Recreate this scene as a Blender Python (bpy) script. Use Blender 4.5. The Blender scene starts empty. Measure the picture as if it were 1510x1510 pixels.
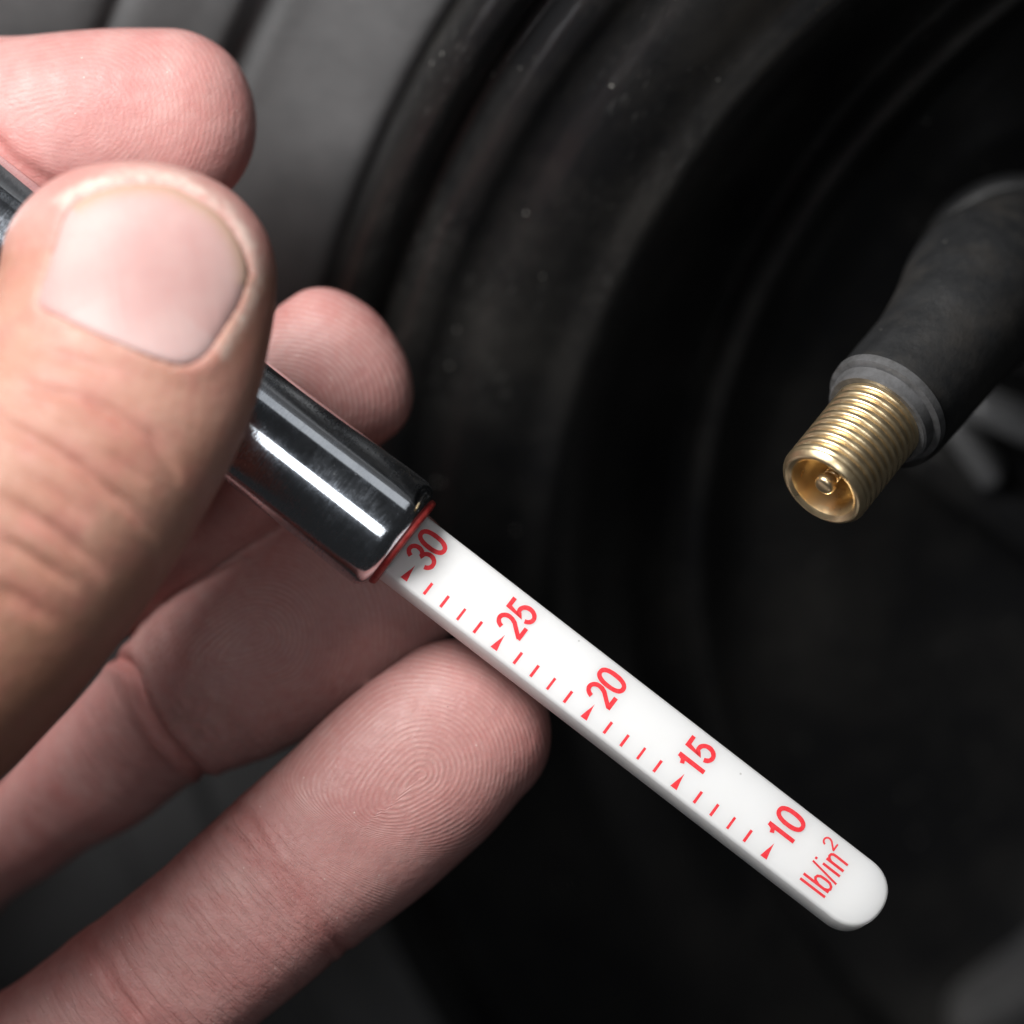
import bpy, bmesh, math, random
import numpy as np
from mathutils import Vector, Matrix
from mathutils.bvhtree import BVHTree

random.seed(7); np.random.seed(7)
MM = 0.001                      # all building is done in millimetres, the scene is in metres
D = 360.0                       # camera to focus plane, mm
S = 90.0 / 1510.0               # mm per photo pixel in the focus plane

sc = bpy.context.scene
col = sc.collection

# ------------------------------------------------------------------ camera, world, lights
cam_d = bpy.data.cameras.new('camera')
cam = bpy.data.objects.new('camera', cam_d); col.objects.link(cam)
cam.location = (0, -D * MM, 0); cam.rotation_euler = (math.radians(90), 0, 0)
cam_d.sensor_width = 36.0; cam_d.lens = 36.0 * D / 90.0
cam_d.clip_start = 0.01; cam_d.clip_end = 20.0
cam_d.dof.use_dof = True; cam_d.dof.focus_distance = (D - 0.5) * MM; cam_d.dof.aperture_fstop = 10.8
cam_d.dof.aperture_blades = 0
sc.camera = cam

w = bpy.data.worlds.new('World'); sc.world = w; w.use_nodes = True
bgn = w.node_tree.nodes['Background']
bgn.inputs[0].default_value = (0.93, 0.96, 1.0, 1); bgn.inputs[1].default_value = 0.020

def area(name, direction, dist, sx, sy, power, color=(1, 1, 1), target=(0, 0, 0), x_axis=(0.791, 0, -0.6115)):
    l = bpy.data.lights.new(name, 'AREA'); l.shape = 'RECTANGLE'; l.size = sx * MM; l.size_y = sy * MM
    l.energy = power; l.color = color
    o = bpy.data.objects.new(name, l); col.objects.link(o)
    d = Vector(direction).normalized(); t = Vector(target)
    o.location = (t + d * dist) * MM
    x = Vector(x_axis); x = (x - d * x.dot(d)).normalized(); y = d.cross(x)
    o.rotation_euler = Matrix((x, y, d)).transposed().to_euler()
    return o

# key softbox: above left, in front; dim strip light: above right, a little behind
area('key_softbox', (-0.42, -0.71, 0.565), 285, 118, 118, 1.56, (1.0, 0.985, 0.965), (-5, 0, 5))
area('front_softbox', (-0.10, -0.985, -0.085), 420, 75, 130, 0.20, (0.95, 0.975, 1.0), (-15, 0, 0))
area('strip_softbox', (0.525, -0.51, 0.68), 230, 110, 72, 0.015, (0.94, 0.97, 1.0), (-12, 0, 5))

sc.view_settings.view_transform = 'Standard'; sc.view_settings.look = 'None'
sc.view_settings.gamma = 1.0; sc.view_settings.exposure = 0.0
sc.view_settings.use_curve_mapping = False

# ------------------------------------------------------------------ helpers
def at(px, py, y):
    k = S * (D + y) / D
    return Vector(((px - 755) * k, y, (755 - py) * k))

def make_mesh(name, verts, faces, mat=None, parent=None, smooth=True, sharp=None):
    me = bpy.data.meshes.new(name)
    v = np.asarray([tuple(p) for p in verts], dtype=float) * MM
    me.from_pydata(v.tolist(), [], [list(f) for f in faces]); me.update()
    if smooth:
        me.polygons.foreach_set('use_smooth', [True] * len(me.polygons))
    if sharp is not None:
        me.set_sharp_from_angle(angle=math.radians(sharp))
    o = bpy.data.objects.new(name, me); col.objects.link(o)
    if mat: me.materials.append(mat)
    if parent is not None: o.parent = parent
    return o

def empty(name, loc_mm=(0, 0, 0)):
    o = bpy.data.objects.new(name, None); o.empty_display_size = 0.005
    o.location = Vector(loc_mm) * MM; col.objects.link(o); return o

def child_of(o, parent):
    o.parent = parent
    o.matrix_parent_inverse = Matrix.Translation(-Vector(parent.location))

def tag(o, label, cat, group=None):
    o['label'] = label; o['category'] = cat
    if group: o['group'] = group

def frame(axis, hint):
    a = Vector(axis).normalized(); h = Vector(hint)
    e1 = (h - a * h.dot(a)).normalized(); e2 = a.cross(e1)
    return a, e1, e2

def lathe(name, prof, origin, axis, hint, mat, parent, n=96, sharp=None, close_a=False, close_b=False, wob=None):
    """prof: list of (t along axis, radius)"""
    a, e1, e2 = frame(axis, hint); o = Vector(origin)
    V = []; F = []
    for t, r in prof:
        for k in range(n):
            th = 2 * math.pi * k / n
            V.append(o + a * t + (e1 * math.cos(th) + e2 * math.sin(th)) * r)
    for i in range(len(prof) - 1):
        for k in range(n):
            k2 = (k + 1) % n
            F.append((i * n + k, i * n + k2, (i + 1) * n + k2, (i + 1) * n + k))
    if close_a: F.append(tuple(range(n))[::-1])
    if close_b: F.append(tuple((len(prof) - 1) * n + k for k in range(n)))
    ob = make_mesh(name, V, F, mat, None, True, sharp)
    if parent is not None: child_of(ob, parent)
    return ob

# node helpers ------------------------------------------------------
class NT:
    def __init__(s, name):
        s.m = bpy.data.materials.new(name); s.m.use_nodes = True
        s.t = s.m.node_tree; s.b = s.t.nodes['Principled BSDF']
        tc = s.t.nodes.new('ShaderNodeTexCoord'); mp = s.t.nodes.new('ShaderNodeMapping')
        mp.inputs['Scale'].default_value = (1000, 1000, 1000)
        s.t.links.new(tc.outputs['Object'], mp.inputs['Vector']); s.co = mp.outputs[0]
    def n(s, typ, **kw):
        x = s.t.nodes.new(typ)
        for k, v in kw.items(): setattr(x, k, v)
        return x
    def put(s, sock, v):
        if hasattr(v, 'is_linked') or isinstance(v, bpy.types.NodeSocket): s.t.links.new(v, sock)
        else: sock.default_value = v
    def math(s, op, a, b=0.0, c=None, clamp=False):
        x = s.n('ShaderNodeMath', operation=op, use_clamp=clamp)
        s.put(x.inputs[0], a); s.put(x.inputs[1], b)
        if c is not None: s.put(x.inputs[2], c)
        return x.outputs[0]
    def noise(s, scale, detail=3.0, rough=0.55, vec=None, dim='3D'):
        x = s.n('ShaderNodeTexNoise'); x.inputs['Scale'].default_value = scale
        x.inputs['Detail'].default_value = detail; x.inputs['Roughness'].default_value = rough
        s.t.links.new(vec if vec is not None else s.co, x.inputs['Vector']); return x.outputs['Fac']
    def voronoi(s, scale, feature='F1', vec=None, rnd=1.0):
        x = s.n('ShaderNodeTexVoronoi', feature=feature); x.inputs['Scale'].default_value = scale
        x.inputs['Randomness'].default_value = rnd
        s.t.links.new(vec if vec is not None else s.co, x.inputs['Vector']); return x.outputs['Distance']
    def scaled(s, sx, sy, sz, rot=(0, 0, 0)):
        mp = s.n('ShaderNodeMapping'); mp.inputs['Scale'].default_value = (sx, sy, sz)
        mp.inputs['Rotation'].default_value = rot
        s.t.links.new(s.co, mp.inputs['Vector']); return mp.outputs[0]
    def attr(s, name):
        x = s.n('ShaderNodeAttribute', attribute_name=name); return x.outputs['Fac']
    def mix(s, fac, a, b, blend='MIX'):
        x = s.n('ShaderNodeMix', data_type='RGBA', blend_type=blend)
        s.put(x.inputs[0], fac)
        s.put(x.inputs[6], a if not isinstance(a, tuple) else a + (1,) if len(a) == 3 else a)
        s.put(x.inputs[7], b if not isinstance(b, tuple) else b + (1,) if len(b) == 3 else b)
        return x.outputs[2]
    def ramp(s, v, lo, hi, a=0.0, b=1.0):
        x = s.n('ShaderNodeMapRange'); x.clamp = True
        s.put(x.inputs[0], v)
        for i, q in enumerate((lo, hi, a, b)): x.inputs[i + 1].default_value = q
        return x.outputs[0]
    def bump(s, h, dist_mm, normal=None, strength=1.0):
        x = s.n('ShaderNodeBump'); x.inputs['Strength'].default_value = strength
        x.inputs['Distance'].default_value = dist_mm * MM
        s.put(x.inputs['Height'], h)
        if normal is not None: s.t.links.new(normal, x.inputs['Normal'])
        return x.outputs[0]
    def set(s, **kw):
        for k, v in kw.items():
            k = k.replace('_', ' ')
            sock = s.b.inputs[k]
            if isinstance(v, tuple) and len(v) == 3 and sock.type == 'RGBA': v = v + (1,)
            s.put(sock, v)
        return s.m

# ------------------------------------------------------------------ materials
def mat_chrome():
    m = NT('chrome')
    smudge = m.ramp(m.noise(0.30, 6, 0.7), 0.38, 0.68)
    grime = m.ramp(m.noise(1.9, 6, 0.75), 0.40, 0.66)
    a_ = m.scaled(1, 1, 1, (0, math.radians(-37.7), 0))
    # fine marks across the barrel, stretched round it
    mp = m.n('ShaderNodeMapping'); mp.inputs['Scale'].default_value = (7.0, 0.5, 0.5)
    m.t.links.new(a_, mp.inputs['Vector'])
    marks = m.noise(1.0, 5, 0.7, mp.outputs[0])
    dots = m.ramp(m.voronoi(1.3), 0.05, 0.10, 1.0, 0.0)
    dots = m.math('MULTIPLY', dots, m.ramp(m.noise(0.5, 2), 0.50, 0.58))
    nb = m.bump(marks, 0.010)
    m.set(Base_Color=(0.66, 0.68, 0.71), Metallic=1.0, Roughness=m.math('MULTIPLY_ADD', dots, 0.35, 0.06), Normal=nb)
    b2 = m.n('ShaderNodeBsdfPrincipled')
    b2.inputs['Base Color'].default_value = (0.56, 0.61, 0.69, 1); b2.inputs['Metallic'].default_value = 1.0
    m.put(b2.inputs['Roughness'], m.ramp(marks, 0.3, 0.7, 0.20, 0.34)); m.t.links.new(nb, b2.inputs['Normal'])
    ms = m.n('ShaderNodeMixShader')
    f = m.math('MULTIPLY', smudge, m.math('MULTIPLY_ADD', grime, 0.6, 0.25))
    m.put(ms.inputs[0], m.math('MULTIPLY_ADD', f, 0.80, 0.07))
    m.t.links.new(m.b.outputs[0], ms.inputs[1]); m.t.links.new(b2.outputs[0], ms.inputs[2])
    m.t.links.new(ms.outputs[0], m.t.nodes['Material Output'].inputs[0])
    return m.m

def mat_white_plastic():
    m = NT('white_plastic')
    d = m.math('MULTIPLY', m.ramp(m.voronoi(0.33), 0.025, 0.045, 1.0, 0.0), 0.55)
    c = m.mix(m.ramp(m.noise(0.12, 4), 0.3, 0.75), (0.89, 0.895, 0.90), (0.86, 0.86, 0.855))
    c = m.mix(d, c, (0.35, 0.33, 0.31))
    return m.set(Base_Color=c, Roughness=m.ramp(m.noise(0.6, 4), 0.3, 0.7, 0.36, 0.5), Normal=m.bump(m.noise(1.2, 5, 0.6), 0.012),
                 Subsurface_Weight=0.7, Subsurface_Radius=(1.0, 0.97, 0.94), Subsurface_Scale=0.0038)

def mat_red_ink():
    m = NT('red_ink')
    c = m.mix(m.ramp(m.noise(3.5, 4, 0.7), 0.35, 0.75), (0.84, 0.018, 0.03), (0.86, 0.075, 0.09))
    return m.set(Base_Color=c, Roughness=0.5)

def mat_red_plastic():
    m = NT('red_plastic')
    c = m.mix(m.ramp(m.noise(1.2, 5, 0.7), 0.35, 0.75), (0.27, 0.012, 0.014), (0.46, 0.07, 0.06))
    return m.set(Base_Color=c, Roughness=0.45, Normal=m.bump(m.noise(3, 3), 0.05))

def mat_brass():
    m = NT('brass')
    t = m.ramp(m.noise(0.35, 5, 0.65), 0.38, 0.7)
    c = m.mix(t, (0.97, 0.78, 0.49), (0.90, 0.69, 0.42))
    sc_ = m.scaled(1, 1, 1)
    return m.set(Base_Color=c, Metallic=0.97, Roughness=m.ramp(m.noise(1.0, 5, 0.7), 0.3, 0.75, 0.26, 0.40),
                 Normal=m.bump(m.noise(2.5, 4, 0.6), 0.006))

def mat_zinc():
    m = NT('grey_collar')
    t = m.ramp(m.noise(0.7, 5, 0.7), 0.35, 0.7)
    return m.set(Base_Color=m.mix(t, (0.15, 0.15, 0.155), (0.075, 0.074, 0.073)), Metallic=0.35, Roughness=0.5,
                 Normal=m.bump(m.noise(3, 5, 0.7), 0.03))

def mat_rubber():
    m = NT('valve_rubber')
    dust = m.ramp(m.noise(0.16, 6, 0.68), 0.45, 0.75)
    c = m.mix(m.math('MULTIPLY', dust, 0.8), (0.015, 0.0155, 0.0165), (0.042, 0.038, 0.034))
    sp = m.math('MULTIPLY', m.ramp(m.voronoi(0.35), 0.03, 0.05, 1.0, 0.0), 0.5)
    c = m.mix(sp, c, (0.25, 0.24, 0.22))
    return m.set(Base_Color=c, Roughness=m.ramp(m.noise(0.5, 5), 0.3, 0.7, 0.36, 0.56), Normal=m.bump(m.noise(1.6, 6, 0.7), 0.07))

def mat_tyre():
    m = NT('tyre_rubber')
    dust = m.ramp(m.noise(0.05, 6, 0.65), 0.35, 0.7)
    c = m.mix(dust, (0.075, 0.076, 0.078), (0.125, 0.125, 0.128))
    return m.set(Base_Color=c, Roughness=0.65, Normal=m.bump(m.noise(0.5, 6, 0.7), 0.10))

def mat_paint(name='black_wheel_paint', dark=(0.008, 0.0081, 0.0088), dusty=(0.033, 0.031, 0.028), amt=0.65):
    m = NT(name)
    dust = m.ramp(m.noise(0.045, 7, 0.68), 0.42, 0.72)
    spk = m.ramp(m.voronoi(0.42), 0.035, 0.06, 1.0, 0.0)
    spk = m.math('MULTIPLY', spk, m.ramp(m.noise(0.16, 3, 0.6), 0.46, 0.54))
    spk2 = m.ramp(m.voronoi(0.9), 0.05, 0.09, 1.0, 0.0)
    spk2 = m.math('MULTIPLY', spk2, m.ramp(m.noise(0.12, 2, 0.6), 0.50, 0.62))
    c = m.mix(m.math('MULTIPLY', dust, amt), dark, dusty)
    c = m.mix(m.math('MULTIPLY', spk2, 0.35), c, (0.16, 0.15, 0.13))
    mps = m.n('ShaderNodeMapping'); mps.inputs['Scale'].default_value = (3.2, 1.0, 0.07)
    m.t.links.new(m.scaled(1, 1, 1, (0, math.radians(-32), 0)), mps.inputs['Vector'])
    scr = m.math('MULTIPLY', m.ramp(m.noise(1.0, 4, 0.6, mps.outputs[0]), 0.58, 0.72), m.ramp(m.noise(0.05, 2), 0.45, 0.6))
    c = m.mix(m.math('MULTIPLY', scr, 0.5), c, (0.09, 0.088, 0.085))
    c = m.mix(spk, c, (0.42, 0.41, 0.38))
    r = m.math('MULTIPLY_ADD', dust, 0.14, 0.30)
    return m.set(Base_Color=c, Roughness=r, Normal=m.bump(m.noise(0.35, 6, 0.65), 0.08))

def mat_skin():
    m = NT('skin')
    ph = m.attr('ridge_phase'); am = m.attr('ridge_amp'); red = m.attr('redness'); tan = m.attr('tan')
    wob = m.math('MULTIPLY', m.math('SUBTRACT', m.noise(0.45, 3), 0.5), 3.4)
    arg = m.math('MULTIPLY_ADD', ph, 2 * math.pi / 0.47, wob)
    rid = m.math('MULTIPLY_ADD', m.math('SINE', arg), 0.5, 0.5)
    brk = m.math('MULTIPLY', m.ramp(m.noise(1.1, 4, 0.6), 0.28, 0.55), m.ramp(m.noise(0.22, 3, 0.6), 0.3, 0.6, 0.35, 1.0))
    rid = m.math('MULTIPLY', rid, m.math('MULTIPLY', am, brk))
    mott = m.ramp(m.noise(0.17, 5, 0.6), 0.3, 0.72)
    fine = m.ramp(m.noise(1.4, 5, 0.65), 0.3, 0.7)
    palm = m.mix(mott, (0.48, 0.225, 0.215), (0.57, 0.325, 0.305))
    dors = m.mix(mott, (0.44, 0.215, 0.155), (0.54, 0.315, 0.245))
    c = m.mix(tan, palm, dors)
    c = m.mix(m.attr('brown_shade'), c, (0.30, 0.145, 0.085))  # browner knuckle skin, and the thumb's shade towards its base painted in
    c = m.mix(m.math('MULTIPLY', m.ramp(m.noise(0.33, 5, 0.65), 0.44, 0.72), 0.42), c, (0.47, 0.15, 0.14))
    c = m.mix(red, c, (0.44, 0.115, 0.105))
    pale = m.math('MULTIPLY', m.attr('pale'), m.ramp(m.noise(1.0, 4, 0.65), 0.35, 0.6, 0.25, 1.0))
    c = m.mix(pale, c, (0.72, 0.60, 0.53))
    c = m.mix(m.math('MULTIPLY', rid, 0.22, clamp=True), c, (0.74, 0.52, 0.47))
    c = m.mix(m.math('MULTIPLY', fine, 0.12), c, (0.42, 0.23, 0.18))
    # sparse pale flecks of dry skin and dark specks
    fl = m.math('MULTIPLY', m.ramp(m.voronoi(1.1), 0.05, 0.085, 1.0, 0.0), m.ramp(m.noise(0.3, 2), 0.53, 0.6))
    c = m.mix(m.math('MULTIPLY', fl, 0.7), c, (0.86, 0.78, 0.70))
    dk = m.math('MULTIPLY', m.ramp(m.voronoi(0.45, vec=m.scaled(1.01, .97, 1.03)), 0.022, 0.035, 1.0, 0.0), m.ramp(m.noise(0.2, 2), 0.5, 0.56))
    c = m.mix(m.math('MULTIPLY', dk, 0.7), c, (0.12, 0.06, 0.05))
    cell = m.voronoi(2.1, 'DISTANCE_TO_EDGE')
    cellh = m.math('MULTIPLY', m.ramp(cell, 0.0, 0.12), m.math('SUBTRACT', 1.0, am, clamp=True))
    fa = m.n('ShaderNodeAttribute', attribute_name='finger_coord')
    mpw = m.n('ShaderNodeMapping'); mpw.inputs['Scale'].default_value = (0.22, 0.22, 2.0)
    m.t.links.new(fa.outputs['Vector'], mpw.inputs['Vector'])
    wr = m.noise(1.0, 5, 0.62, mpw.outputs[0])
    wr = m.math('MULTIPLY', m.ramp(wr, 0.36, 0.52), m.attr('wrinkle'))
    nb = m.bump(cellh, 0.018)
    nb = m.bump(wr, 0.075, nb)
    nb = m.bump(m.noise(0.9, 6, 0.6), 0.10, nb)
    nb = m.bump(rid, 0.027, nb)
    return m.set(Base_Color=c, Roughness=m.ramp(m.noise(0.7, 4), 0.3, 0.7, 0.40, 0.56), Specular_IOR_Level=0.40, Normal=nb,
                 Subsurface_Weight=0.22, Subsurface_Radius=(1.0, 0.40, 0.28), Subsurface_Scale=0.0012)

def mat_nail():
    m = NT('nail')
    e = m.attr('free_edge'); lun = m.attr('lunula')
    c = m.mix(m.ramp(m.noise(0.18, 4), 0.3, 0.7), (0.50, 0.295, 0.28), (0.55, 0.37, 0.35))
    c = m.mix(m.math('MULTIPLY', lun, 0.35), c, (0.58, 0.47, 0.46))
    c = m.mix(e, c, (0.45, 0.30, 0.20))
    mpn = m.n('ShaderNodeMapping'); mpn.inputs['Scale'].default_value = (1.6, 0.15, 0.15)
    m.t.links.new(m.scaled(1, 1, 1, (0, math.radians(12), 0)), mpn.inputs['Vector'])
    nb = m.bump(m.noise(1.0, 3, 0.6, mpn.outputs[0]), 0.05)
    return m.set(Base_Color=c, Roughness=0.5, Specular_IOR_Level=0.26, Normal=nb,
                 Subsurface_Weight=0.25, Subsurface_Radius=(1.0, 0.5, 0.4), Subsurface_Scale=0.001)

M = dict(spoke=mat_paint('worn_spoke_paint', (0.032, 0.032, 0.034), (0.07, 0.068, 0.066), 0.8), chrome=mat_chrome(), white=mat_white_plastic(), ink=mat_red_ink(), red=mat_red_plastic(), brass=mat_brass(),
         zinc=mat_zinc(), rubber=mat_rubber(), tyre=mat_tyre(), paint=mat_paint(), skin=mat_skin(), nail=mat_nail(),
         bare=mat_paint('rib_highlight_paint', (0.075, 0.076, 0.08), (0.14, 0.14, 0.14), 0.8))  # lighter tone paints in the highlights on the ribs behind the valve

# ------------------------------------------------------------------ wheel (large structure behind)
WN = Vector((-0.1617, -0.8085, -0.5659)).normalized()      # towards the viewer
WC = Vector((107.0, 34.0, -21.2))
wheel = empty('wheel', WC)
tag(wheel, 'black painted car wheel with its grey tyre, out of focus behind the hand', 'wheel')

def smooth_profile(pts, sub=5):
    out = []
    P = [Vector((p[0], p[1])) for p in pts]
    for i in range(len(P) - 1):
        p0 = P[max(i - 1, 0)]; p1 = P[i]; p2 = P[i + 1]; p3 = P[min(i + 2, len(P) - 1)]
        for k in range(sub):
            t = k / sub
            q = 0.5 * ((2 * p1) + (-p0 + p2) * t + (2 * p0 - 5 * p1 + 4 * p2 - p3) * t * t + (-p0 + 3 * p1 - 3 * p2 + p3) * t ** 3)
            out.append((q.x, q.y))
    out.append((P[-1].x, P[-1].y)); return out

def wheel_part(name, pts, mat, sub=5):
    prof = [(h, r) for r, h in smooth_profile(pts, sub)]
    return lathe(name, prof, WC, WN, (-1, 0, 1), mat, wheel, n=360)

# (radius, height along the wheel's outward normal)
wheel_part('tyre', [(131.0, -12.0), (132.5, -9.0), (135, -8.6), (139, -9.4), (143, -10.2), (145.6, -10.6), (146.6, -12.6), (148.2, -12.8),
                    (149.4, -10.6), (153, -10.2), (158, -9.6), (160, -11.0), (162, -9.4), (170, -8.0), (182, -8), (196, -14), (208, -28), (212, -49)], M['tyre'])
wheel_part('rim', [(132.0, -12), (131.6, -6.0), (130.4, -3.4), (128.6, -2.8), (127.0, -3.8), (126.0, -5.2), (125.0, -5.0), (123.4, -3.2),
                   (121.5, -2.9), (119.5, -3.8), (117.5, -3.9), (115.0, -3.0), (112.0, -3.3), (109.0, -4.2), (107.4, -4.2), (106.2, -4.2), (105.0, -5.0),
                   (103.4, -7.2), (101.4, -10.6), (99.0, -14.2), (96.5, -17.2), (94.2, -18.4), (92.9, -15.6), (91.4, -14.9), (89.8, -17.6),
                   (87.5, -20.5), (84, -21.6)], M['paint'], 6)
wheel_part('disc', [(84, -21.6), (78, -23.0), (72, -25.5), (66, -27.5), (58, -27), (50, -24), (42, -22), (34, -22), (30, -24), (28, -30), (28, -45)], M['paint'])

def wheel_pt(r, th, h):
    a, e1, e2 = frame(WN, (-1, 0, 1))
    return WC + a * h + (e1 * math.cos(th) + e2 * math.sin(th)) * r

def wheel_hit(px, py, h=0.0):
    o = Vector((0, -D, 0)); d = (at(px, py, 0) - o)
    t = (WC + WN * h - o).dot(WN) / d.dot(WN); return o + d * t

def bar_block(name, p, q, width, height, mat, base_h, parent):
    """a rounded raised bar lying on the wheel between two points of its face"""
    d = (q - p); L = d.length; d.normalize(); s = WN.cross(d).normalized()
    V = []; F = []
    n = 14; prof = []
    for k in range(n + 1):
        a = math.pi * k / n
        prof.append((math.copysign(abs(math.cos(a)) ** 0.55, math.cos(a)) * width / 2, max(0, math.sin(a)) ** 0.55 * height))
    ends = [(0, .35), (0.03, .75), (0.08, .95), (0.16, 1), (0.5, 1), (.84, 1), (.92, .95), (.97, .75), (1, .35)]
    for t, sc_ in ends:
        for x, z in prof:
            V.append(p + d * (L * t) + s * (x * sc_) + WN * (z * sc_ - 1.5))
    m_ = n + 1
    for i in range(len(ends) - 1):
        for k in range(n):
            F.append((i * m_ + k, i * m_ + k + 1, (i + 1) * m_ + k + 1, (i + 1) * m_ + k))
    F.append(tuple(range(m_))); F.append(tuple((len(ends) - 1) * m_ + k for k in range(m_))[::-1])
    o = make_mesh(name, V, F, mat, None, True, 50); child_of(o, parent); return o

# raised spoke low right; behind the valve, ribs added in place of blurred highlights
def raised_block(name, px, h0, h1, inset, bev, mat):
    lo = [wheel_hit(x, y, h0) for x, y in px]; c = sum(lo, Vector()) / len(lo)
    hi = [p + (c - p).normalized() * inset + WN * (h1 - h0) for p in lo]
    n_ = len(px); F = [tuple(range(n_, 2 * n_)), tuple(range(n_))[::-1]] + [(k, (k + 1) % n_, n_ + (k + 1) % n_, n_ + k) for k in range(n_)]
    o = make_mesh(name, lo + hi, F, mat, None, True)
    bm = bmesh.new(); bm.from_mesh(o.data)
    bmesh.ops.bevel(bm, geom=bm.edges[:], offset=bev * MM, segments=4, affect='EDGES', profile=0.6)
    bm.to_mesh(o.data); bm.free()
    for p in o.data.polygons: p.use_smooth = True
    child_of(o, wheel); return o
raised_block('spoke', [(1392, 1404), (1720, 1235), (1800, 1800), (1380, 1800)], -27, -14, 2.0, 2.8, M['spoke'])
bar_block('highlight_rib', wheel_hit(1425, 590, -23), wheel_hit(1600, 665, -23), 3.2, 3.6, M['bare'], 0, wheel)
bar_block('highlight_rib', wheel_hit(1395, 610, -23), wheel_hit(1470, 715, -23), 2.8, 3.4, M['bare'], 0, wheel)
bar_block('highlight_rib', wheel_hit(1340, 660, -23), wheel_hit(1600, 845, -23), 5.0, 2.6, M['paint'], 0, wheel)

# ------------------------------------------------------------------ valve stem
IMA = Vector((-0.654 * 0.835, -0.55, -0.756 * 0.835)).normalized()   # from base to mouth
tip = at(1211, 722, -2.5)
vroot = empty('valve_stem', at(1480, 350, 40))
tag(vroot, 'black rubber tyre valve with a threaded brass end and no cap', 'tyre valve')
HN = (0.75, 0.1, -0.65)
a_, e1_, e2_ = frame(-IMA, HN)                                       # runs from mouth to base
R0, PIT, TD, LT = 4.22, 0.95, 0.36, 10.2
V = []; F = []; n = 160; ns = 520
for i in range(ns + 1):
    t = LT * i / ns
    for k in range(n):
        th = 2 * math.pi * k / n
        f = (t / PIT - k / n) % 1.0
        tri = abs(f - 0.5) * 2                                         # 0 in the crest middle, 1 in the groove
        g = max(0.0, (tri - 0.30) / 0.70) ** 1.6
        depth = TD * g
        if t < 1.0: depth *= max(0, (t - 0.45) / 0.55)
        r = R0 - depth
        if t < 0.7: r -= 0.42 * (1 - t / 0.7) ** 1.6
        V.append(tip + a_ * t + (e1_ * math.cos(th) + e2_ * math.sin(th)) * r)
for i in range(ns):
    for k in range(n):
        k2 = (k + 1) % n
        F.append((i * n + k, i * n + k2, (i + 1) * n + k2, (i + 1) * n + k))
# mouth and bore
inner = [(-0.05, R0 - 0.60), (0.0, R0 - 0.80), (0.22, 3.12), (0.6, 3.04), (1.6, 3.0), (2.6, 2.96), (3.6, 2.92), (4.6, 2.85), (4.95, 2.6), (5.05, 1.6), (5.1, 0.75), (7.5, 0.7)]
base = 0; prev = list(range(n))
for t, r in inner:
    st = len(V)
    for k in range(n):
        th = 2 * math.pi * k / n
        V.append(tip + a_ * t + (e1_ * math.cos(th) + e2_ * math.sin(th)) * r)
    cur = list(range(st, st + n))
    for k in range(n):
        k2 = (k + 1) % n
        F.append((prev[k2], prev[k], cur[k], cur[k2]))
    prev = cur
F.append(tuple(prev))
th_o = make_mesh('threaded_tube', V, F, M['brass'], None, True, 28); child_of(th_o, vroot)
# valve core: pin with a domed head and its spring
pin = lathe('core_pin', [(0.25, 0.02), (0.25, 0.62), (0.36, 0.82), (0.55, 0.95), (1.0, 0.98), (1.3, 0.86), (1.45, 0.55), (1.6, 0.46), (7.2, 0.46)],
            tip, a_, HN, M['brass'], vroot, n=40, sharp=45, close_a=True)
def coil(name, r, wire, t0, t1, turns, mat, parent):
    V = []; F = []; N = int(turns * 28); m_ = 8
    for i in range(N + 1):
        t = t0 + (t1 - t0) * i / N; th = 2 * math.pi * turns * i / N
        rad = e1_ * math.cos(th) + e2_ * math.sin(th); c = tip + a_ * t + rad * r
        for k in range(m_):
            q = 2 * math.pi * k / m_
            V.append(c + (rad * math.cos(q) + a_ * math.sin(q)) * wire)
    for i in range(N):
        for k in range(m_):
            k2 = (k + 1) % m_
            F.append((i * m_ + k, i * m_ + k2, (i + 1) * m_ + k2, (i + 1) * m_ + k))
    o = make_mesh(name, V, F, mat); child_of(o, parent); return o
sp = coil('core_spring', 0.60, 0.16, 1.55, 4.8, 9, M['brass'], vroot)
# grey collar: sleeve and flange
lathe('collar', [(9.9, 3.9), (9.75, 4.75), (9.9, 4.95), (11.0, 5.05), (11.05, 5.35), (11.2, 5.62), (12.0, 5.68), (12.2, 5.5), (12.4, 4.0)],
      tip, a_, HN, M['zinc'], vroot, n=96, sharp=40)

# ------------------------------------------------------------------ swept organic tubes
def catmull(P, sub):
    out = []
    for i in range(len(P) - 1):
        p0 = P[max(i - 1, 0)]; p1 = P[i]; p2 = P[i + 1]; p3 = P[min(i + 2, len(P) - 1)]
        for k in range(sub):
            t = k / sub
            out.append(0.5 * ((2 * p1) + (p2 - p0) * t + (2 * p0 - 5 * p1 + 4 * p2 - p3) * t * t + (3 * p1 - p0 - 3 * p2 + p3) * t ** 3))
    out.append(P[-1]); return out

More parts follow.
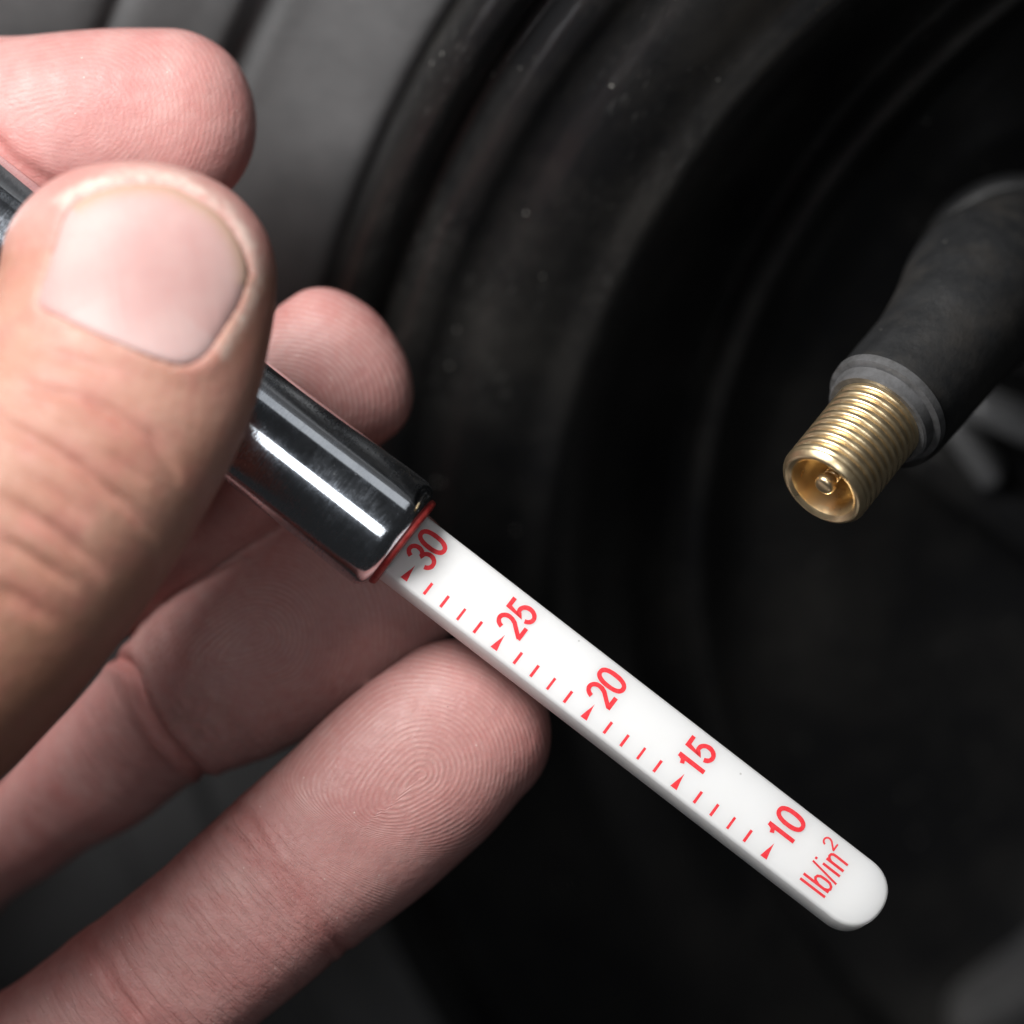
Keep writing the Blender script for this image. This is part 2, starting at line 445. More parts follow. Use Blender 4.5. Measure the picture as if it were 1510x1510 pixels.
class Tube:
    """pts: (px, py, depth mm, half width px, depth/width ratio); cap: tip length in px"""
    def __init__(s, pts, cap, sub=10, n=64, power=2.15, start_cap=0.6):
        P = []
        for px, py, y, a, r in pts:
            k = S * (D + y) / D; c = at(px, py, y)
            P.append(np.array([c.x, c.y, c.z, a * k, a * k * r]))
        Q = catmull(P, sub); C = [Vector(q[:3]) for q in Q]
        A = [q[3] for q in Q]; B = [q[4] for q in Q]
        T = []
        for i in range(len(C)):
            T.append((C[min(i + 1, len(C) - 1)] - C[max(i - 1, 0)]).normalized())
        h = cap * S * (D + pts[-1][2]) / D
        m_ = 14; last, t, a0, b0 = C[-1], T[-1], A[-1], B[-1]
        for k in range(1, m_ + 1):
            f = math.pi / 2 * k / m_
            C.append(last + t * (h * math.sin(f))); cc = max(math.cos(f), 0.0) ** 0.92
            A.append(a0 * cc + 1e-3); B.append(b0 * cc + 1e-3); T.append(t)
        if start_cap:
            c0, t0, a1, b1 = C[0], T[0], A[0], B[0]; pre = []
            for k in range(8, 0, -1):
                f = math.pi / 2 * k / 8; cc = max(math.cos(f), 0) + 1e-3
                pre.append((c0 - t0 * (start_cap * a1 * math.sin(f)), a1 * cc, b1 * cc, t0))
            C = [p[0] for p in pre] + C; A = [p[1] for p in pre] + A; B = [p[2] for p in pre] + B; T = [p[3] for p in pre] + T
        s.C, s.A, s.B, s.T = C, A, B, T
        V = []; F = []; s.Lat = []; s.Dep = []
        view = Vector((0, 1, 0))
        for i in range(len(C)):
            t = T[i]; lat = view.cross(t).normalized(); dep = t.cross(lat).normalized()
            s.Lat.append(lat); s.Dep.append(dep)
            for k in range(n):
                th = 2 * math.pi * k / n; c_, s_ = math.cos(th), math.sin(th)
                x = math.copysign(abs(c_) ** (2 / power), c_); y = math.copysign(abs(s_) ** (2 / power), s_)
                V.append(C[i] + lat * (A[i] * x) + dep * (B[i] * y))
        for i in range(len(C) - 1):
            for k in range(n):
                k2 = (k + 1) % n
                F.append((i * n + k, i * n + k2, (i + 1) * n + k2, (i + 1) * n + k))
        F.append(tuple(range(n))[::-1]); F.append(tuple((len(C) - 1) * n + k for k in range(n)))
        s.V, s.F = V, F

# rubber body of the valve, bending back to the rim
tb = Tube([(1298, 620, 5.6, 88, 1.0), (1310, 606, 6.4, 95, 1.0), (1335, 576, 8.2, 97, 1.0), (1377, 527, 11, 98, 1.0), (1416, 475, 14.5, 106, 1.0), (1452, 430, 20, 121, 1.0),
           (1488, 402, 27, 117, 1.0), (1515, 385, 36, 115, 1.0), (1535, 372, 48, 115, 1.0)], 20, n=72, power=2.0, start_cap=0.05)
rb = make_mesh('rubber_body', tb.V, tb.F, M['rubber']); child_of(rb, vroot)
ax_b = (at(1530, 372, 36) - at(1492, 392, 27)).normalized()
lathe('seat_ring', [(-1.2, 7.6), (-1.5, 8.6), (-1.0, 9.6), (0.0, 10.2), (1.6, 10.3), (2.6, 9.5)], at(1500, 415, 34), ax_b, (0, 0, 1), M['rubber'], vroot, n=96)

# ------------------------------------------------------------------ pressure gauge
AX = Vector((0.791, 0.0, -0.6115)).normalized()           # along the gauge to the lower right
PV = Vector((0.6115, 0.0, 0.791)).normalized()            # across, to the upper right
VW = Vector((0, -1, 0))
O30 = at(602, 845, 0)
def uv(u, v, y=0.0): return O30 + AX * (u * S) + PV * (v * S) + Vector((0, y, 0))
g = empty('tyre_pressure_gauge', uv(-37, 31))
tag(g, 'chrome pencil tyre pressure gauge with extended white scale held in the hand', 'pressure gauge')
RB = 89 * S
pf = [(-37, 0), (-37, 66), (-37.6, 74), (-40, 81), (-45, 87.5), (-52, 91.5), (-62, 93), (-90, 92.6), (-140, 91.5), (-200, 90), (-280, 89), (-360, 88.5), (-500, 88.5), (-900, 88.5), (-1390, 88.5), (-1410, 86)]
barrel = lathe('barrel', [(u * S, r * S) for u, r in pf], uv(0, 31), AX, VW, M['chrome'], g, n=160)
# chuck head at the far end, outside the picture
lathe('chuck_head', [(-1408 * S, 86 * S), (-1414 * S, 100 * S), (-1430 * S, 112 * S), (-1500 * S, 118 * S), (-1590 * S, 118 * S), (-1625 * S, 100 * S), (-1640 * S, 55 * S), (-1640 * S, 0.01)],
      uv(0, 31), AX, VW, M['chrome'], g, n=96, sharp=40)
bush = lathe('end_bush', [(-42 * S, 74 * S), (-37 * S, 76.5 * S), (-33 * S, 76 * S), (-30 * S, 74.5 * S), (-29 * S, 72.5 * S), (-29 * S, 0.01)],
             uv(0, 31), AX, VW, M['red'], g, n=128, sharp=50)

PHI = math.radians(20)
NF = (VW * math.cos(PHI) + PV * math.sin(PHI)).normalized()     # normal of the printed face
VD = (PV * math.cos(PHI) - VW * math.sin(PHI)).normalized()     # across the printed face
W2 = 51 / math.cos(PHI) * S; TH = 17 / math.sin(PHI) * S
CF = uv(0, 33, -0.62)                                                   # middle of the printed face at u = 0
def face(u, v, off=0.0):                                        # v in photo pixels
    return CF + AX * (u * S) + VD * ((v - 33) / math.cos(PHI) * S) + NF * off
def scale_outline(inset, seg=28):
    u0, u1 = -160 * S, 856 * S - inset; hw = W2 - inset
    tl = hw * 0.98; pts = [(u0, -hw)]
    for k in range(seg + 1):
        f = -math.pi / 2 + math.pi * k / seg
        c_, s_ = math.cos(f), math.sin(f)
        pts.append((u1 - tl + tl * abs(c_) ** 0.92, hw * math.copysign(abs(s_) ** 0.92, s_)))
    pts.append((u0, hw)); return pts
rings = []
rc = 0.34
for k in range(5):
    f = math.pi / 2 * k / 4; rings.append((rc * (1 - math.sin(f)), -rc * (1 - math.cos(f))))
for k in range(4, -1, -1):
    f = math.pi / 2 * k / 4; rings.append((rc * (1 - math.sin(f)), -TH + rc * (1 - math.cos(f))))
V = []; F = []
for ins, off in rings:
    for uu, vv in scale_outline(ins): V.append(CF + AX * uu + VD * vv + NF * off)
m_ = len(scale_outline(0))
for i in range(len(rings) - 1):
    for k in range(m_):
        k2 = (k + 1) % m_
        F.append((i * m_ + k, (i + 1) * m_ + k, (i + 1) * m_ + k2, i * m_ + k2))
F.append(tuple(range(m_))); F.append(tuple((len(rings) - 1) * m_ + k for k in range(m_))[::-1])
scale = make_mesh('scale_bar', V, F, M['white'], None, True, 35); child_of(scale, g)
scale['label'] = 'white plastic scale bar with red pressure marks'

INK = 0.012
def ink_child(o):
    o.parent = scale
def poly_mark(name, pts):
    V = [face(u, v, INK) for u, v in pts] + [face(u, v, -0.05) for u, v in pts]
    n_ = len(pts); F = [tuple(range(n_))] + [(k, n_ + k, n_ + (k + 1) % n_, (k + 1) % n_) for k in range(n_)]
    o = make_mesh(name, V, F, M['ink'], None, False); ink_child(o); return o
STROKE = [0]
def ribbon(V, F, pts, wdt):
    """adds a stroked polyline (u, v) to V, F with mitred joints"""
    P = [Vector((p[0], p[1])) for p in pts]; n_ = len(P); st = len(V); STROKE[0] += 1; lift = INK + 0.005 * (STROKE[0] % 8)
    closed = (P[0] - P[-1]).length < 1e-6
    for i in range(n_):
        if closed:
            a = P[i - 1] if i > 0 else P[-2]; b = P[i + 1] if i < n_ - 1 else P[1]
        else:
            a = P[max(i - 1, 0)]; b = P[min(i + 1, n_ - 1)]
        d1 = (P[i] - a); d2 = (b - P[i])
        if d1.length < 1e-9: d1 = d2
        if d2.length < 1e-9: d2 = d1
        d1.normalize(); d2.normalize(); n1 = Vector((-d1.y, d1.x)); n2 = Vector((-d2.y, d2.x))
        nn = (n1 + n2); nn.normalize(); k = min(1 / max(nn.dot(n1), 0.35), 1.9)
        j = 1 + random.uniform(-0.05, 0.05)
        for sgn in (1, -1):
            q = P[i] + nn * (sgn * wdt / 2 * k * j)
            V.append(face(q.x, q.y, lift))
    for i in range(n_ - 1):
        F.append((st + 2 * i, st + 2 * i + 1, st + 2 * i + 3, st + 2 * i + 2))

def arc(cx, cy, rx, ry, a0, a1, n_=16):
    return [(cx + rx * math.cos(math.radians(a0 + (a1 - a0) * k / n_)), cy + ry * math.sin(math.radians(a0 + (a1 - a0) * k / n_))) for k in range(n_ + 1)]
# glyph strokes in a box x 0..1 (reading direction), y 0..1 (upwards)
def se(cx, cy, rx, ry, n_=36):
    out = []
    for k in range(n_ + 1):
        t = 2 * math.pi * k / n_; c_, s_ = math.cos(t), math.sin(t)
        out.append((cx + rx * math.copysign(abs(c_) ** 0.85, c_), cy + ry * math.copysign(abs(s_) ** 0.85, s_)))
    out[-1] = out[0]; return out
GL = {
 '0': [se(0.5, 0.5, 0.42, 0.455)],
 '1': [[(0.62, 0.0), (0.62, 1.0)], [(0.60, 0.92), (0.50, 0.80), (0.22, 0.74)]],
 '2': [arc(0.5, 0.70, 0.40, 0.255, 172, 0) + [(0.88, 0.60), (0.78, 0.47), (0.42, 0.25), (0.22, 0.12), (0.14, 0.06)], [(0.06, 0.06), (0.94, 0.06)]],
 '3': [arc(0.48, 0.725, 0.37, 0.23, 165, -78, 18) + [(0.45, 0.52)], [(0.42, 0.53)] + arc(0.48, 0.275, 0.42, 0.235, 88, -168, 20)],
 '5': [[(0.90, 0.94), (0.26, 0.94), (0.17, 0.48), (0.24, 0.52)] + arc(0.49, 0.32, 0.42, 0.27, 118, -165, 20)],
}
def glyph(name, ch, u_mid, v0, wv, hu, st):
    """v0: where the character begins across the bar, wv its width, hu its height along the bar"""
    V = []; F = []
    for s_ in GL[ch]:
        ribbon(V, F, [(u_mid + hu / 2 - y * hu, v0 + x * wv) for x, y in s_], st)
    o = make_mesh(name, V, F, M['ink'], None, False); ink_child(o); return o

for i, num in enumerate(('30', '25', '20', '15', '10')):
    ua = i * 166.9
    poly_mark('pointer_mark', [(ua - 5.2, -11), (ua + 6.4, -10.6), (ua + 3.6, 2), (ua + 2.4, 9), (ua + 1.4, 15.5), (ua + 0.2, 9), (ua - 2.2, 1)])
    for c, v0 in zip(num, (20.0, 46.5)):
        glyph('numeral', c, ua + 0.5, v0, 23.0, 46.5, 6.7)
    if i < 4:
        for k in range(4):
            ut = ua + 37.4 + 30.9 * k + random.uniform(-.3, .3); hw = 2.3 if k != 2 else 2.05
            poly_mark('tick_mark', [(ut - hw, -10), (ut + hw, -10), (ut + hw * .95, 10.2), (ut - hw * .95, 10.2)])
V = []; F = []
for s_, wd in (([(730, -2), (776, -1.8)], 4.0), ([(730, 6.5), (776, 6.7)], 4.0),
               ([(757, 7), (750, 9.5), (747.5, 12.5), (748.5, 16), (753, 18.5), (762, 19.2), (770, 18.5), (774.5, 15.5), (775.5, 12), (773, 8.8), (768, 7)], 3.8),
               ([(730, 29.6), (778.5, 23.0)], 3.2), ([(744.5, 35.4), (776, 35.3)], 4.0), ([(730, 35.6), (733.6, 35.6)], 3.6),
               ([(744.5, 44.4), (776, 44.4)], 3.9), ([(752, 45), (747.5, 47), (745.8, 50), (746.5, 53), (749.5, 55), (755, 55.4), (776, 55.2)], 3.7)):
    ribbon(V, F, s_, wd)
o = make_mesh('unit_lettering', V, F, M['ink'], None, False); ink_child(o)
V = []; F = []
for s_ in GL['2']:
    ribbon(V, F, [(747.5 - y * 23, 58.0 + x * 13.5) for x, y in s_], 2.8)
o = make_mesh('exponent', V, F, M['ink'], None, False); ink_child(o)

# ------------------------------------------------------------------ hand
fingers = {
 'index': Tube([(-900, 430, 48, 165, .9), (-560, 270, 40, 165, .9), (-280, 205, 24, 158, .9), (0, 194, 12.5, 140, .86), (130, 184, 10.8, 139, .84), (250, 181, 10.4, 137, .82)], 127, power=2.3),
 'middle': Tube([(-950, 760, 52, 165, .9), (-500, 950, 50, 160, .9), (-170, 950, 34, 145, .9), (120, 820, 20, 132, .88), (300, 690, 14.5, 132, .82), (430, 595, 14.6, 130, .78), (505, 541, 14.6, 127, .76)], 88, power=2.3),
 'ring': Tube([(-900, 1080, 56, 165, .9), (-500, 1360, 58, 150, .9), (-200, 1390, 50, 96, .9), (-30, 1276, 39, 68, 1.05), (55, 1208, 31.5, 78, 1.05), (150, 1132, 25, 97, .95), (238, 1056, 20, 108, .9),
               (318, 1000, 17.2, 138, .82), (410, 940, 17.2, 151, .76), (500, 890, 17.0, 143, .74), (560, 862, 16.4, 128, .74)], 118, power=2.3),
 'little': Tube([(-820, 1420, 54, 150, .9), (-420, 1700, 40, 150, .9), (-120, 1690, 22, 150, .9), (60, 1590, 13.5, 142, .9), (165, 1512, 11, 138, .88), (310, 1396, 9.4, 134, .85), (375, 1340, 9.1, 135, .83), (430, 1292, 9, 137, .82), (540, 1200, 8.8, 146, .80),
                 (620, 1130, 8.8, 146, .78), (682, 1075, 9, 136, .76)], 126, power=2.3),
 'thumb': Tube([(-1350, 1120, 42, 330, .55), (-760, 1160, 10, 300, .7), (-340, 1070, -8, 262, .85), (-150, 962, -14, 240, .9), (0, 818, -15.4, 221, .9), (108, 684, -15.2, 206, .86), (170, 560, -14.2, 208, .72),
                (197, 455, -13.4, 208, .66), (204, 402, -13.2, 205, .65)], 164, power=2.05),
}
palm = [Tube([(-2500, 850, 48, 400, .62), (-1900, 830, 48, 430, .5), (-1300, 800, 50, 560, .36), (-850, 780, 52, 560, .30)], 120, power=2.6)]
order = ['index', 'middle', 'ring', 'little', 'thumb']
V = []; F = []
for t in [fingers[k] for k in order] + palm:
    b0 = len(V); V += t.V; F += [tuple(i + b0 for i in f) for f in t.F]
me = bpy.data.meshes.new('hand_cage'); me.from_pydata([tuple(v) for v in V], [], F); me.update()
tmp = bpy.data.objects.new('hand_cage', me); col.objects.link(tmp)
md = tmp.modifiers.new('r', 'REMESH'); md.mode = 'VOXEL'; md.voxel_size = 0.42; md.use_smooth_shade = True
dg = bpy.context.evaluated_depsgraph_get()
hm = bpy.data.meshes.new_from_object(tmp.evaluated_get(dg), depsgraph=dg)
bpy.data.objects.remove(tmp); bpy.data.meshes.remove(me)
N = len(hm.vertices)
co = np.empty(N * 3); hm.vertices.foreach_get('co', co); co = co.reshape(-1, 3)
ed = np.empty(len(hm.edges) * 2, dtype=np.int64); hm.edges.foreach_get('vertices', ed); ed = ed.reshape(-1, 2)
deg = np.bincount(ed.ravel(), minlength=N).astype(float)[:, None]
def lap(x):
    s_ = np.zeros_like(x)
    for c in range(x.shape[1]):
        s_[:, c] = np.bincount(ed[:, 0], x[ed[:, 1], c], N) + np.bincount(ed[:, 1], x[ed[:, 0], c], N)
    return s_ / deg
for it in range(5):
    co = co + 0.55 * (lap(co) - co); co = co - 0.56 * 0.9 * (lap(co) - co) if it % 2 else co
def normals():
    hm.vertices.foreach_set('co', co.ravel()); hm.update()
    nn = np.empty(N * 3, dtype=np.float32); hm.vertex_normals.foreach_get('vector', nn); return nn.reshape(-1, 3).astype(float)

# which finger a vertex belongs to, and where on it
best = np.full(N, 1e9); fid = np.full(N, -1); sS = np.zeros(N); uL = np.zeros(N); dD = np.zeros(N)
for fi, nm in enumerate(order):
    t = fingers[nm]; C = np.array([tuple(c) for c in t.C]); A = np.maximum(np.array(t.A), 2.0)
    Lt = np.array([tuple(c) for c in t.Lat]); Dp = np.array([tuple(c) for c in t.Dep]); Tt = np.array([tuple(c) for c in t.T])
    seg = np.r_[0, np.cumsum(np.linalg.norm(np.diff(C, axis=0), axis=1))]; sfrom = seg[-1] - seg
    for a in range(0, N, 20000):
        p = co[a:a + 20000]
        d2 = ((p[:, None, :] - C[None]) ** 2).sum(2); k = d2.argmin(1)
        dist = np.sqrt(d2[np.arange(len(p)), k]) / np.maximum(A[k], 5.0)
        better = dist < best[a:a + 20000]; idx = np.where(better)[0] + a; kk = k[better]; rel = co[idx] - C[kk]
        best[idx] = dist[better]; fid[idx] = fi
        sS[idx] = sfrom[kk] - (rel * Tt[kk]).sum(1); uL[idx] = (rel * Lt[kk]).sum(1); dD[idx] = (rel * Dp[kk]).sum(1)
kper = D / (D + co[:, 1]) / S
pxy = np.stack([755 + co[:, 0] * kper, 755 - co[:, 2] * kper], 1)

def dist_poly(P, poly, taper=False):
    d = np.full(len(P), 1e9); poly = np.array(poly, float)
    if taper:
        L = np.r_[0, np.cumsum(np.linalg.norm(np.diff(poly, axis=0), axis=1))]; tt = np.zeros(len(P))
        for k, (a, b) in enumerate(zip(poly[:-1], poly[1:])):
            ab = b - a; t = np.clip(((P - a) @ ab) / (ab @ ab), 0, 1); q = np.linalg.norm(P - (a + t[:, None] * ab), axis=1)
            tt = np.where(q < d, (L[k] + t * (L[k + 1] - L[k])) / L[-1], tt); d = np.minimum(d, q)
        return d, np.clip(np.minimum(tt, 1 - tt) / 0.30, 0, 1)
    for a, b in zip(poly[:-1], poly[1:]):
        ab = b - a; t = np.clip(((P - a) @ ab) / (ab @ ab), 0, 1)
        d = np.minimum(d, np.linalg.norm(P - (a + t[:, None] * ab), axis=1))
    return d
def vnoise(P, f, seed):
    r = np.random.RandomState(seed); out = np.zeros(len(P))
    for k in range(7):
        d = r.normal(size=3); d /= np.linalg.norm(d); out += np.sin(P @ d * f * r.uniform(.6, 1.5) + r.uniform(0, 6.28))
    return out / 7 ** .5
nrm = normals(); front = nrm[:, 1] < 0.35
disp = np.zeros(N); red = np.zeros(N); tan = np.zeros(N)
def crease(finger, poly, wpx, depth, redamt=0.0, redw=2.5, bulge=0.0):
    m = (fid == order.index(finger)) & front
    d, tp = dist_poly(pxy[m] + (2.0 if finger == 'thumb' else 4.5) * np.stack([vnoise(co[m], 0.7, 21), vnoise(co[m], 0.7, 22)], 1), poly, True)
    dep_ = depth * np.clip(0.8 + (0.15 if finger == 'thumb' else 0.45) * vnoise(co[m], 0.5, 23), 0.15, 1.3) * np.clip((0.25 - nrm[m][:, 1]) / 0.5, 0, 1)
    if finger == 'thumb': dep_ = dep_ * tp; bulge = 0; redamt = redamt * tp
    disp[m] -= dep_ * np.exp(-(d / wpx) ** 2)
    if bulge: disp[m] += bulge * np.exp(-((d - wpx * 2.6) / (wpx * 1.6)) ** 2)
    red[m] = np.maximum(red[m], redamt * np.exp(-(d / (wpx * redw)) ** 2))
# joint creases on the palm side
crease('ring', [(172, 968), (196, 1000), (212, 1040), (240, 1082), (268, 1112), (312, 1146)], 6.5, 0.85, 0.55, 3.2, 0.25)
crease('ring', [(250, 920), (268, 985), (305, 1040), (350, 1080), (372, 1125)], 14, 0.25, 0.1, 2)
crease('little', [(352, 1190), (388, 1244), (420, 1296), (462, 1352), (500, 1392), (530, 1412)], 6, 0.26, 0.35, 3, 0.06)
crease('little', [(392, 1215), (430, 1262), (462, 1305), (500, 1345)], 4, 0.14, 0.1, 2)
crease('little', [(432, 1330), (470, 1366), (506, 1400)], 4, 0.16, 0.15, 2)
crease('little', [(330, 1222), (372, 1262), (410, 1312), (448, 1366), (492, 1420)], 5, 0.22, 0.2, 2)
crease('little', [(120, 1385), (150, 1420), (172, 1462), (205, 1500)], 7, 0.28, 0.35, 3, 0.1)
crease('little', [(150, 1378), (190, 1430), (225, 1480), (240, 1505)], 7, 0.2, 0.15, 2)
crease('index', [(-20, 200), (20, 238), (60, 262), (95, 285)], 9, 0.5, 0.5, 3)
crease('middle', [(395, 450), (430, 520), (470, 560)], 14, 0.15, 0.1, 2)
# knuckle folds of the thumb
for pl, wd, dp in (([(-30, 606), (8, 624), (48, 647), (119, 687), (179, 739), (222, 782), (240, 810)], 10, 0.62), ([(91, 576), (167, 612), (222, 647), (254, 683), (270, 715)], 10, 0.5),
                   ([(-30, 715), (8, 739), (79, 782), (131, 830), (160, 862)], 11, 0.6), ([(-30, 780), (8, 802), (60, 834), (119, 874)], 10, 0.5), ([(20, 560), (60, 574), (120, 590)], 9, 0.3),
                   ([(30, 690), (90, 730), (140, 775)], 8, 0.3), ([(150, 660), (190, 690), (220, 720)], 8, 0.25), ([(-20, 860), (40, 890), (80, 925)], 12, 0.35), ([(40, 505), (110, 530), (180, 556)], 9, 0.22)):
    crease('thumb', pl, wd * 0.95, dp * 1.35, 0.14, 2.0, 0.08)
# uneven flesh
disp += np.where(fid == 4, 0.5, 1.0) * (0.10 * vnoise(co, 0.35, 1) + 0.04 * vnoise(co, 0.9, 2))
# pads: pink, finger tips redder
isth = fid == 4
tipd = np.clip(1 - sS / 26, 0, 1)
red += np.where(~isth, 0.16 * tipd + 0.10 * np.clip(vnoise(co, 0.28, 5), -1, 1), 0.08 * np.clip(vnoise(co, 0.3, 6), 0, 1))
tan = np.where(isth, 1.0, np.where(dD > 1.5, np.clip((dD - 1.5) / 4, 0, 1), 0.0))
# thumb pulp that shows round the nail is paler and pinker
rim = isth & (sS < 9)
tan[rim] = np.clip((sS[rim] - 3) / 8, 0.25, 1)

# thumbnail outline in the picture, nail bed and folds
nail_px = np.array([(56, 445), (63, 420), (72, 396), (86, 345), (96, 318), (111, 302), (148, 283), (199, 273), (250, 276), (287, 294), (325, 320), (352, 360), (364, 400), (358, 436), (343, 468), (322, 502), (303, 526), (272, 538), (232, 529), (185, 511), (130, 488), (83, 466), (62, 455)], float)
def smooth_closed(P, sub=6):
    n_ = len(P); out = []
    for i in range(n_):
        p0, p1, p2, p3 = P[i - 1], P[i], P[(i + 1) % n_], P[(i + 2) % n_]
        for k in range(sub):
            t = k / sub
            out.append(0.5 * ((2 * p1) + (p2 - p0) * t + (2 * p0 - 5 * p1 + 4 * p2 - p3) * t * t + (3 * p1 - p0 - 3 * p2 + p3) * t ** 3))
    return np.array(out)
nail_o = smooth_closed(nail_px)
def inside(P, poly):
    c = np.zeros(len(P), bool); x, y = P[:, 0], P[:, 1]
    for (x1, y1), (x2, y2) in zip(poly, np.roll(poly, -1, 0)):
        cond = ((y1 > y) != (y2 > y)) & (x < (x2 - x1) * (y - y1) / (y2 - y1 + 1e-12) + x1); c ^= cond
    return c
mth = isth & (nrm[:, 1] < 0.1) & (pxy[:, 0] > -40) & (pxy[:, 0] < 460) & (pxy[:, 1] > 200) & (pxy[:, 1] < 640)
dn = dist_poly(pxy[mth], np.vstack([nail_o, nail_o[:1]])); ins = inside(pxy[mth], nail_o)
sd = np.where(ins, -dn, dn)
ctr = nail_px.mean(0)
ang = np.degrees(np.arctan2(-(pxy[mth][:, 1] - ctr[1]), pxy[mth][:, 0] - ctr[0]))    # 90 = up in the picture
free = ((ang > 0) & (ang < 130)).astype(float)                                            # free edge: towards the thumb's tip
fold = np.where(free > 0, 0.15, 0.15)
add = np.where(ins, -0.55 * np.clip(dn / 7, 0, 1), fold * np.exp(-((sd - 12) / 17) ** 2))
add += np.where((~ins) & (free > 0), -0.35 * np.exp(-(dn / 6) ** 2), 0)
disp[mth] += add
red[mth] = np.maximum(red[mth], np.where(free > 0, 0.0, 0.12 * np.exp(-((sd - 4) / 10) ** 2)))
pale = np.zeros(N)
pale[mth] = np.where(~ins & (ang > -45) & (ang < 140), 0.75 * np.exp(-((dn - 14) / 10) ** 2), np.where(~ins, 0.35 * np.exp(-(dn / 6) ** 2), 0))
co0 = co.copy()
co = co + nrm * disp[:, None]
nrm = normals()

# finger print fields
phase = np.zeros(N); amp = np.zeros(N)
par = {'index': (15.0, 0.5, 0.5), 'middle': (13.0, 0.5, 1.5), 'ring': (19.0, -1.0, 1.7), 'little': (13.0, 0.6, 1.0)}
for nm, (s0, u0, am_) in par.items():
    m = fid == order.index(nm); s_ = sS[m]; u = uL[m] + np.sign(uL[m]) * 0.25 * np.abs(dD[m] + 6).clip(0, 6) * 0 - u0
    # arc length across the pad
    ds = s_ - s0
    k = np.where(ds < 0, 1.0, 0.24)
    rho = np.sqrt(u * u * 1.15 + (ds * k) ** 2 + 0.02) + 0.10 * np.arctan2(u, -ds)
    trans = s_ * 0.92 + 0.04 * u * u * np.where(nm == 'index', 0.2, 0.5) + 0.18 * u
    if nm == 'index': trans = 0.88 * u + 0.36 * s_ + 0.01 * s_ * s_
    wt = 1 / (1 + np.exp(-(ds - 8.5 + 0.5 * u) / 1.3))
    phase[m] = rho * (1 - wt) + trans * wt + 0.16 * vnoise(co0[m], 0.55, 11) + 0.5 * vnoise(co0[m], 0.18, 12)
    amp[m] = am_ * np.clip((-dD[m] + 1.0) / 3, 0, 1) * np.clip(1 - (s_ - (27 if nm == 'ring' else 22)) / 8, 0.25, 1)
for nm, arr in (('ridge_phase', phase), ('ridge_amp', amp), ('redness', np.clip(red, 0, 0.9)), ('tan', tan), ('pale', pale), ('brown_shade', np.where(isth, 0.70 * np.clip((sS - 19) / 22, 0, 1), 0))):
    at_ = hm.attributes.new(nm, 'FLOAT', 'POINT'); at_.data.foreach_set('value', arr.astype(np.float32))
at_ = hm.attributes.new('finger_coord', 'FLOAT_VECTOR', 'POINT'); at_.data.foreach_set('vector', np.stack([uL, dD, sS], 1).astype(np.float32).ravel())
wrk = np.where(isth, np.clip((sS - 17) / 5, 0, 1) * 0.55, np.clip((sS - 21) / 7, 0, 1) * 0.85)
at_ = hm.attributes.new('wrinkle', 'FLOAT', 'POINT'); at_.data.foreach_set('value', wrk.astype(np.float32))
hm.vertices.foreach_set('co', (co * MM).ravel()); hm.update()
hm.name = 'hand'; hm.materials.clear(); hm.materials.append(M['skin'])
hm.polygons.foreach_set('use_smooth', np.ones(len(hm.polygons), bool))
hand = bpy.data.objects.new('hand', hm); col.objects.link(hand)
tag(hand, 'bare hand pinching the chrome gauge barrel between thumb and fingers', 'hand')

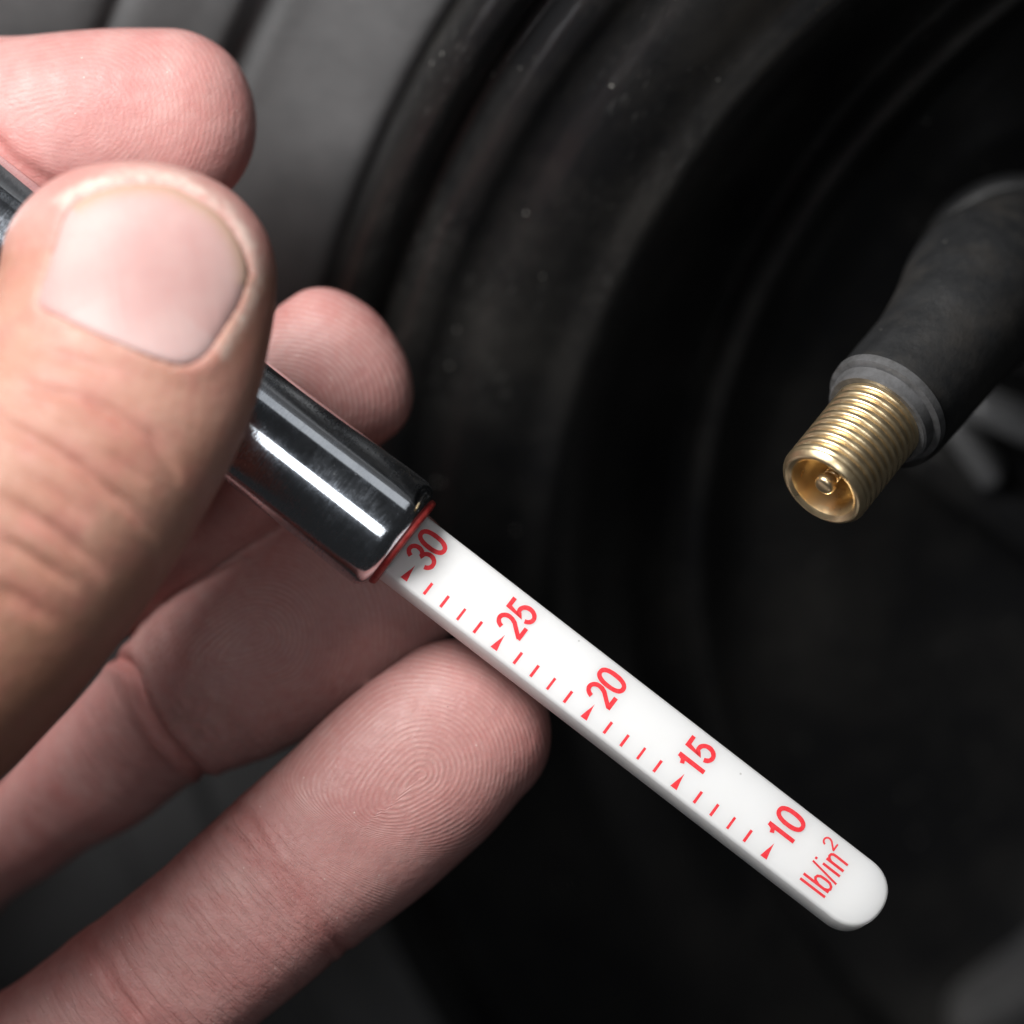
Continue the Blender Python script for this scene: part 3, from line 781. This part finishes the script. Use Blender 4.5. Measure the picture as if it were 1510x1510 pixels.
# thumbnail: a smooth curved plate fitted to the nail bed
selv = np.where(mth)[0][sd < 4]
X = (pxy[selv] - ctr) / 150; Y = co0[selv, 1]
def basis(X): x, y = X[:, 0], X[:, 1]; return np.stack([np.ones_like(x), x, y, x * x, x * y, y * y, x ** 3, x * x * y, x * y * y, y ** 3, (x * x + y * y) ** 2], 1)
cf, *_ = np.linalg.lstsq(basis(X), Y, rcond=None)
rad = [0, .12, .25, .38, .5, .62, .73, .82, .89, .94, .975, 1.0]
no = len(nail_o); V = []; F = []; fe = []; lu = []
def nail_pt(p, off):
    y = float((basis(((np.array([p]) - ctr) / 150)) @ cf)[0]); return at(p[0], p[1], y + off)
for ri, r in enumerate(rad):
    for k in range(no):
        p = ctr + (nail_o[k] - ctr) * r * 1.0
        a = math.degrees(math.atan2(-(nail_o[k][1] - ctr[1]), nail_o[k][0] - ctr[0]))
        isf = 1.0 if -5 < a < 135 else 0.0
        edge = max(0.0, (r - 0.90) / 0.10)
        off = -0.20 + (0.30 * edge ** 2 if not isf else 0.10 * edge ** 2)
        V.append(nail_pt(p, off)); fe.append(isf * max(0, (r - 0.87) / 0.13) ** 0.8 * 0.8)
        low = 1.0 if -150 < a < -40 else 0.0
        lu.append(low * max(0, (r - 0.35) / 0.65))
for k in range(no):
    p = ctr + (nail_o[k] - ctr) * 1.005; V.append(nail_pt(p, 0.75)); fe.append(0.8); lu.append(0)
nr = len(rad) + 1
for i in range(nr - 1):
    for k in range(no):
        k2 = (k + 1) % no; F.append((i * no + k, i * no + k2, (i + 1) * no + k2, (i + 1) * no + k))
nail = make_mesh('thumbnail', V, F, M['nail'], None, True)
for nm, arr in (('free_edge', fe), ('lunula', lu)):
    at_ = nail.data.attributes.new(nm, 'FLOAT', 'POINT'); at_.data.foreach_set('value', np.array(arr, np.float32))
bm = bmesh.new(); bm.from_mesh(nail.data); bmesh.ops.remove_doubles(bm, verts=bm.verts, dist=1e-7); bmesh.ops.recalc_face_normals(bm, faces=bm.faces); bm.to_mesh(nail.data); bm.free()
nail.parent = hand; nail['label'] = 'pale pink thumbnail with a short trimmed edge'

for o in bpy.data.objects:                     # closed shells: make the faces look outwards
    if o.type == 'MESH' and o.name.split('.')[0] not in ('hand', 'thumbnail', 'tyre', 'rim', 'disc') and len(o.data.polygons) < 60000:
        bm = bmesh.new(); bm.from_mesh(o.data); bmesh.ops.recalc_face_normals(bm, faces=bm.faces); bm.to_mesh(o.data); bm.free()
